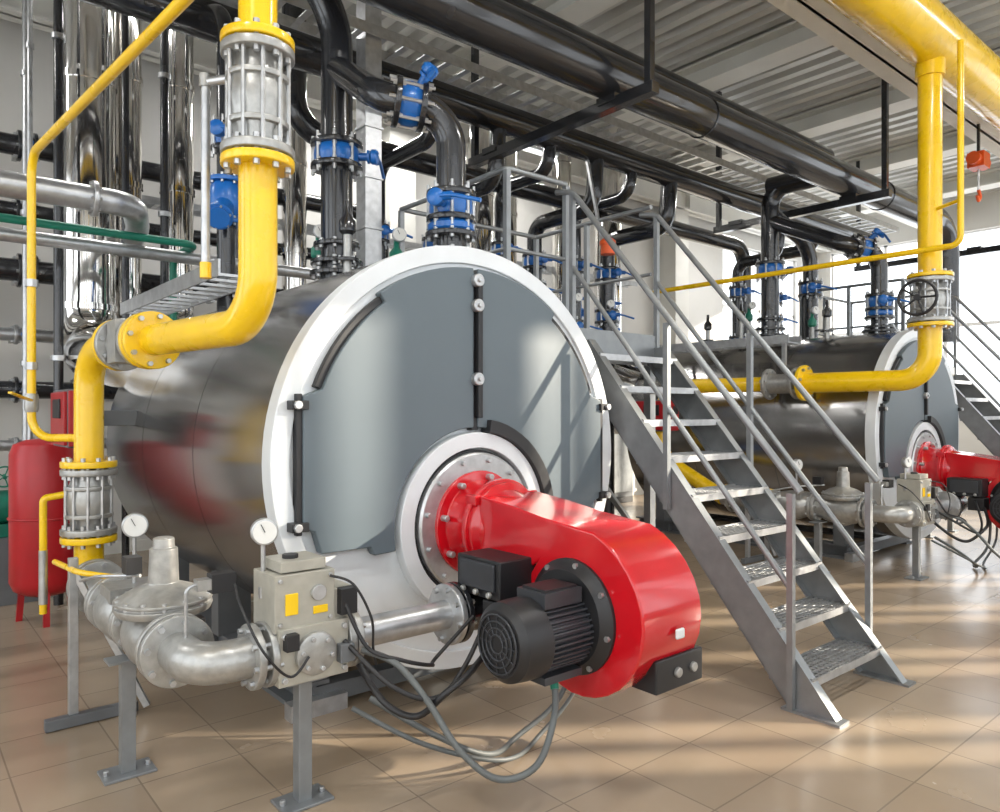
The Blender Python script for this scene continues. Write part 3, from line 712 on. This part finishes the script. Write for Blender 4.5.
for (x, y, r, m) in ((0.95, 7.5, .03, GALV), (1.05, 6.6, .035, BLK), (0.9, 6.9, .02, GALV), (1.55, 6.7, .03, BLK), (1.88, 6.78, .035, BLK), (2.45, 6.6, .05, BLK), (2.75, 6.9, .04, GALV), (1.1, 6.9, .018, GALV)):
    b = B('riser_pipe'); b.cyl((x, y, 0.0), (x, y, 5.55), r, m, 16)
    for z in (1.0, 1.9, 3.2, 4.4): b.ring((x, y, z), (0, 0, 1), r*1.5, r*0.9, 0.04, GALV, 16)
    b.done()
for i, (x, y, r) in enumerate(((4.6, 6.6, .08), (5.3, 6.3, .07), (6.0, 6.5, .09), (6.6, 6.4, .07), (7.3, 6.5, .10), (10.9, 6.2, .1), (9.9, 6.2, .08), (3.85, 6.5, .07))):
    b = B('distribution_pipe'); ztop = 3.75+0.25*(i % 2)
    b.tube([(x, y, 0.0), (x, y, ztop), (x, 5.55, ztop), (x, 5.5, 4.3)], r, BLK, 0.18, 22)
    butterfly(b, (x, y, 2.55+0.2*(i % 3)), (0, 0, 1), r, (-0.5, -0.8, 0)); butterfly(b, (x, y, 3.3), (0, 0, 1), r, (-0.2, -0.9, 0))
    b.flange((x, y, 2.2), (0, 0, 1), r*1.6, 0.03, BLU, GALV); gauge(b, (x-0.1, y-0.15, 2.9), (-.6, -1, 0), 0.05)
    b.done()
b = B('distribution_header'); b.tube([(4.6, 6.9, 2.35), (9.8, 6.9, 2.35)], 0.13, BLK, 0, 28)
for x in (5.2, 5.8, 6.5, 7.2, 7.9): b.cyl((x, 6.9, 2.4), (x, 6.9, 2.75), 0.05, BLK); b.flange((x, 6.9, 2.66), (0, 0, 1), .09, .03, BLU, GALV); b.lathe((x, 6.9, 2.75), (0, 0, 1), [(0, .06), (.05, .08), (.12, .08), (.16, .03), (.3, .02)], BLU); handwheel(b, (x, 6.9, 3.03), (0, 0, 1), 0.1, BLU)
for x in (4.8, 9.6): b.box((x, 6.9, 1.12), (0.08, 0.08, 2.24), STAIR)
b.done()
b = B('distribution_header'); b.tube([(4.6, 7.3, 1.3), (9.8, 7.3, 1.3)], 0.13, GALV, 0, 28)
for x in (4.8, 9.6): b.box((x, 7.3, 0.6), (0.08, 0.08, 1.2), STAIR)
for x in (5.2, 5.8, 6.5, 7.2, 7.9): b.cyl((x, 7.3, 1.3), (x, 7.3, 2.3), 0.05, GALV)
b.done()
b = B('electrical_cabinet')
for k in range(5):
    x = 5.95+k*0.82
    b.box((x, 8.25, 1.05), (0.8, 0.5, 1.9), CREAM); b.box((x, 7.99, 1.08), (0.74, 0.02, 1.8), STAIR); b.box((x+.3, 7.97, 1.1), (.03, .03, .18), BLKM)
b.box((7.59, 8.25, 0.05), (4.08, .5, .1), BLKM); b.done(0.006)
b = B('pump_skid')
b.box((4.95, 5.9, 0.08), (0.8, 0.7, 0.16), CREAM)
for dx in (-.2, .2):
    b.cyl((4.95+dx, 5.9, 0.16), (4.95+dx, 5.9, 0.5), 0.11, BLU, 24); b.lathe((4.95+dx, 5.9, .5), (0, 0, 1), [(0, .09), (.03, .12), (.32, .12), (.38, .1), (.4, .05)], DGR)
    b.cyl((4.95+dx, 5.9, 0.3), (4.95+dx, 5.5, 0.3), 0.05, BLU); b.flange((4.95+dx, 5.55, 0.3), (0, 1, 0), .09, .03, BLU, GALV)
b.done(0.003)

# ------------------------------------------------------------ smaller objects
b = B('expansion_tank'); x, y = 0.90, 6.15
b.lathe((x, y, 0.18), (0, 0, 1), [(0, .05), (.02, .13), (.06, .20), (.12, .225), (1.02, .225), (1.09, .20), (1.12, .13), (1.13, .04)], REDD, 40)
b.torus((x, y, 0.75), (0, 0, 1), 0.228, 0.008, REDD)
for i in range(3):
    a = i*2.09+.4; b.beam((x+.16*math.cos(a), y+.16*math.sin(a), 0.34), (x+.19*math.cos(a), y+.19*math.sin(a), 0.0), 0.04, 0.03, REDD)
b.cyl((x, y, 1.3), (x, y, 1.36), .02, GALV); b.done()
b = B('circulation_pump'); x, y = 0.72, 7.0
b.cyl((x-.1, y, .75), (x+.25, y, .75), .13, GRN, 28); b.lathe((x-.1, y, .75), (-1, 0, 0), [(0, .16), (.08, .18), (.14, .12), (.18, .08)], GRN)
b.cyl((x-.18, y, .75), (x-.18, y, 1.2), .06, GRN); b.flange((x-.18, y, 1.15), (0, 0, 1), .11, .03, GRN, GALV); handwheel(b, (x, y-.2, 1.0), (0, 1, .2), .08, GRN)
b.box((x, y, .57), (.3, .2, .1), GRN); b.box((x, y, .26), (.5, .35, .52), CREAM); b.done(0.003)
b = B('gas_alarm_beacon'); b.cyl((5.85, 5.2, 3.16), (5.85, 5.2, 3.26), 0.075, ORG, 24); b.lathe((5.85, 5.2, 3.26), (0, 0, 1), [(0, .085), (.04, .085), (.07, .05)], ORG)
b.beam((5.85, 5.25, 3.2), (5.85, 5.5, 4.25), 0.03, 0.03, GALV); b.done()
b = B('chain_hoist'); hx, hy = 10.2, 3.1
b.box((hx, hy, 4.55), (0.22, 0.18, 0.18), ORG); b.cyl((hx-.2, hy, 4.55), (hx+.2, hy, 4.55), .075, ORG, 20); b.box((hx, hy, 4.8), (.03, .03, .4), BLK)
b.cyl((hx, hy, 4.45), (hx, hy, 4.2), .012, GALV); b.curve([(hx, hy, 4.2), (hx+.06, hy, 4.13), (hx, hy, 4.07), (hx-.05, hy, 4.12)], .02, ORG); b.done(0.004)
def lamp(x, y, z, pw=55):
    b = B('fluorescent_lamp'); b.box((x, y, z), (1.3, 0.14, 0.05), WHT)
    for dy in (-.035, .035): b.cyl((x-.6, y+dy, z-0.04), (x+.6, y+dy, z-0.04), 0.013, LAMP, 10)
    for dx in (-.5, .5): b.cyl((x+dx, y, z), (x+dx, y, 5.85), .006, GALV, 6)
    b.done()
    l = bpy.data.lights.new('tube_light', 'AREA'); l.shape = 'RECTANGLE'; l.size = 1.2; l.size_y = 0.05; l.energy = pw; l.color = (1, .98, .95)
    o = bpy.data.objects.new('tube_light', l); o.location = (x, y, z-0.06); SC.collection.objects.link(o)
for x, y in ((-1.5, 0.9), (1.75, 0.9), (5.0, 0.9), (9.2, 0.9), (-1.5, 6.8), (1.75, 6.8), (4.6, 7.6), (7.0, 7.6), (12.0, 6.8)): lamp(x, y, 5.2, 60)

# ------------------------------------------------------------ light
s = bpy.data.lights.new('sun', 'SUN'); s.energy = 9.5; s.color = (1.0, 0.89, 0.73); s.angle = 0.012
o = bpy.data.objects.new('sun', s); e = math.radians(18)
d = Vector((-0.80*math.cos(e), 0.60*math.cos(e), -math.sin(e))); o.rotation_euler = d.to_track_quat('-Z', 'Y').to_euler(); o.location = (12, -8, 6); SC.collection.objects.link(o)
w = bpy.data.worlds.new('sky'); SC.world = w; w.use_nodes = True
bg = w.node_tree.nodes['Background']; bg.inputs['Color'].default_value = (0.90, 0.95, 1.0, 1); bg.inputs['Strength'].default_value = 3.3
# ------------------------------------------------------------ camera
c = bpy.data.cameras.new('camera'); c.lens = 26.46; c.sensor_width = 36; c.shift_y = 0.006; c.clip_start = 0.05
co = bpy.data.objects.new('camera', c); co.location = (0, 0, 1.5); co.rotation_euler = (math.radians(90), 0, math.radians(-40.03)); SC.collection.objects.link(co)
SC.camera = co
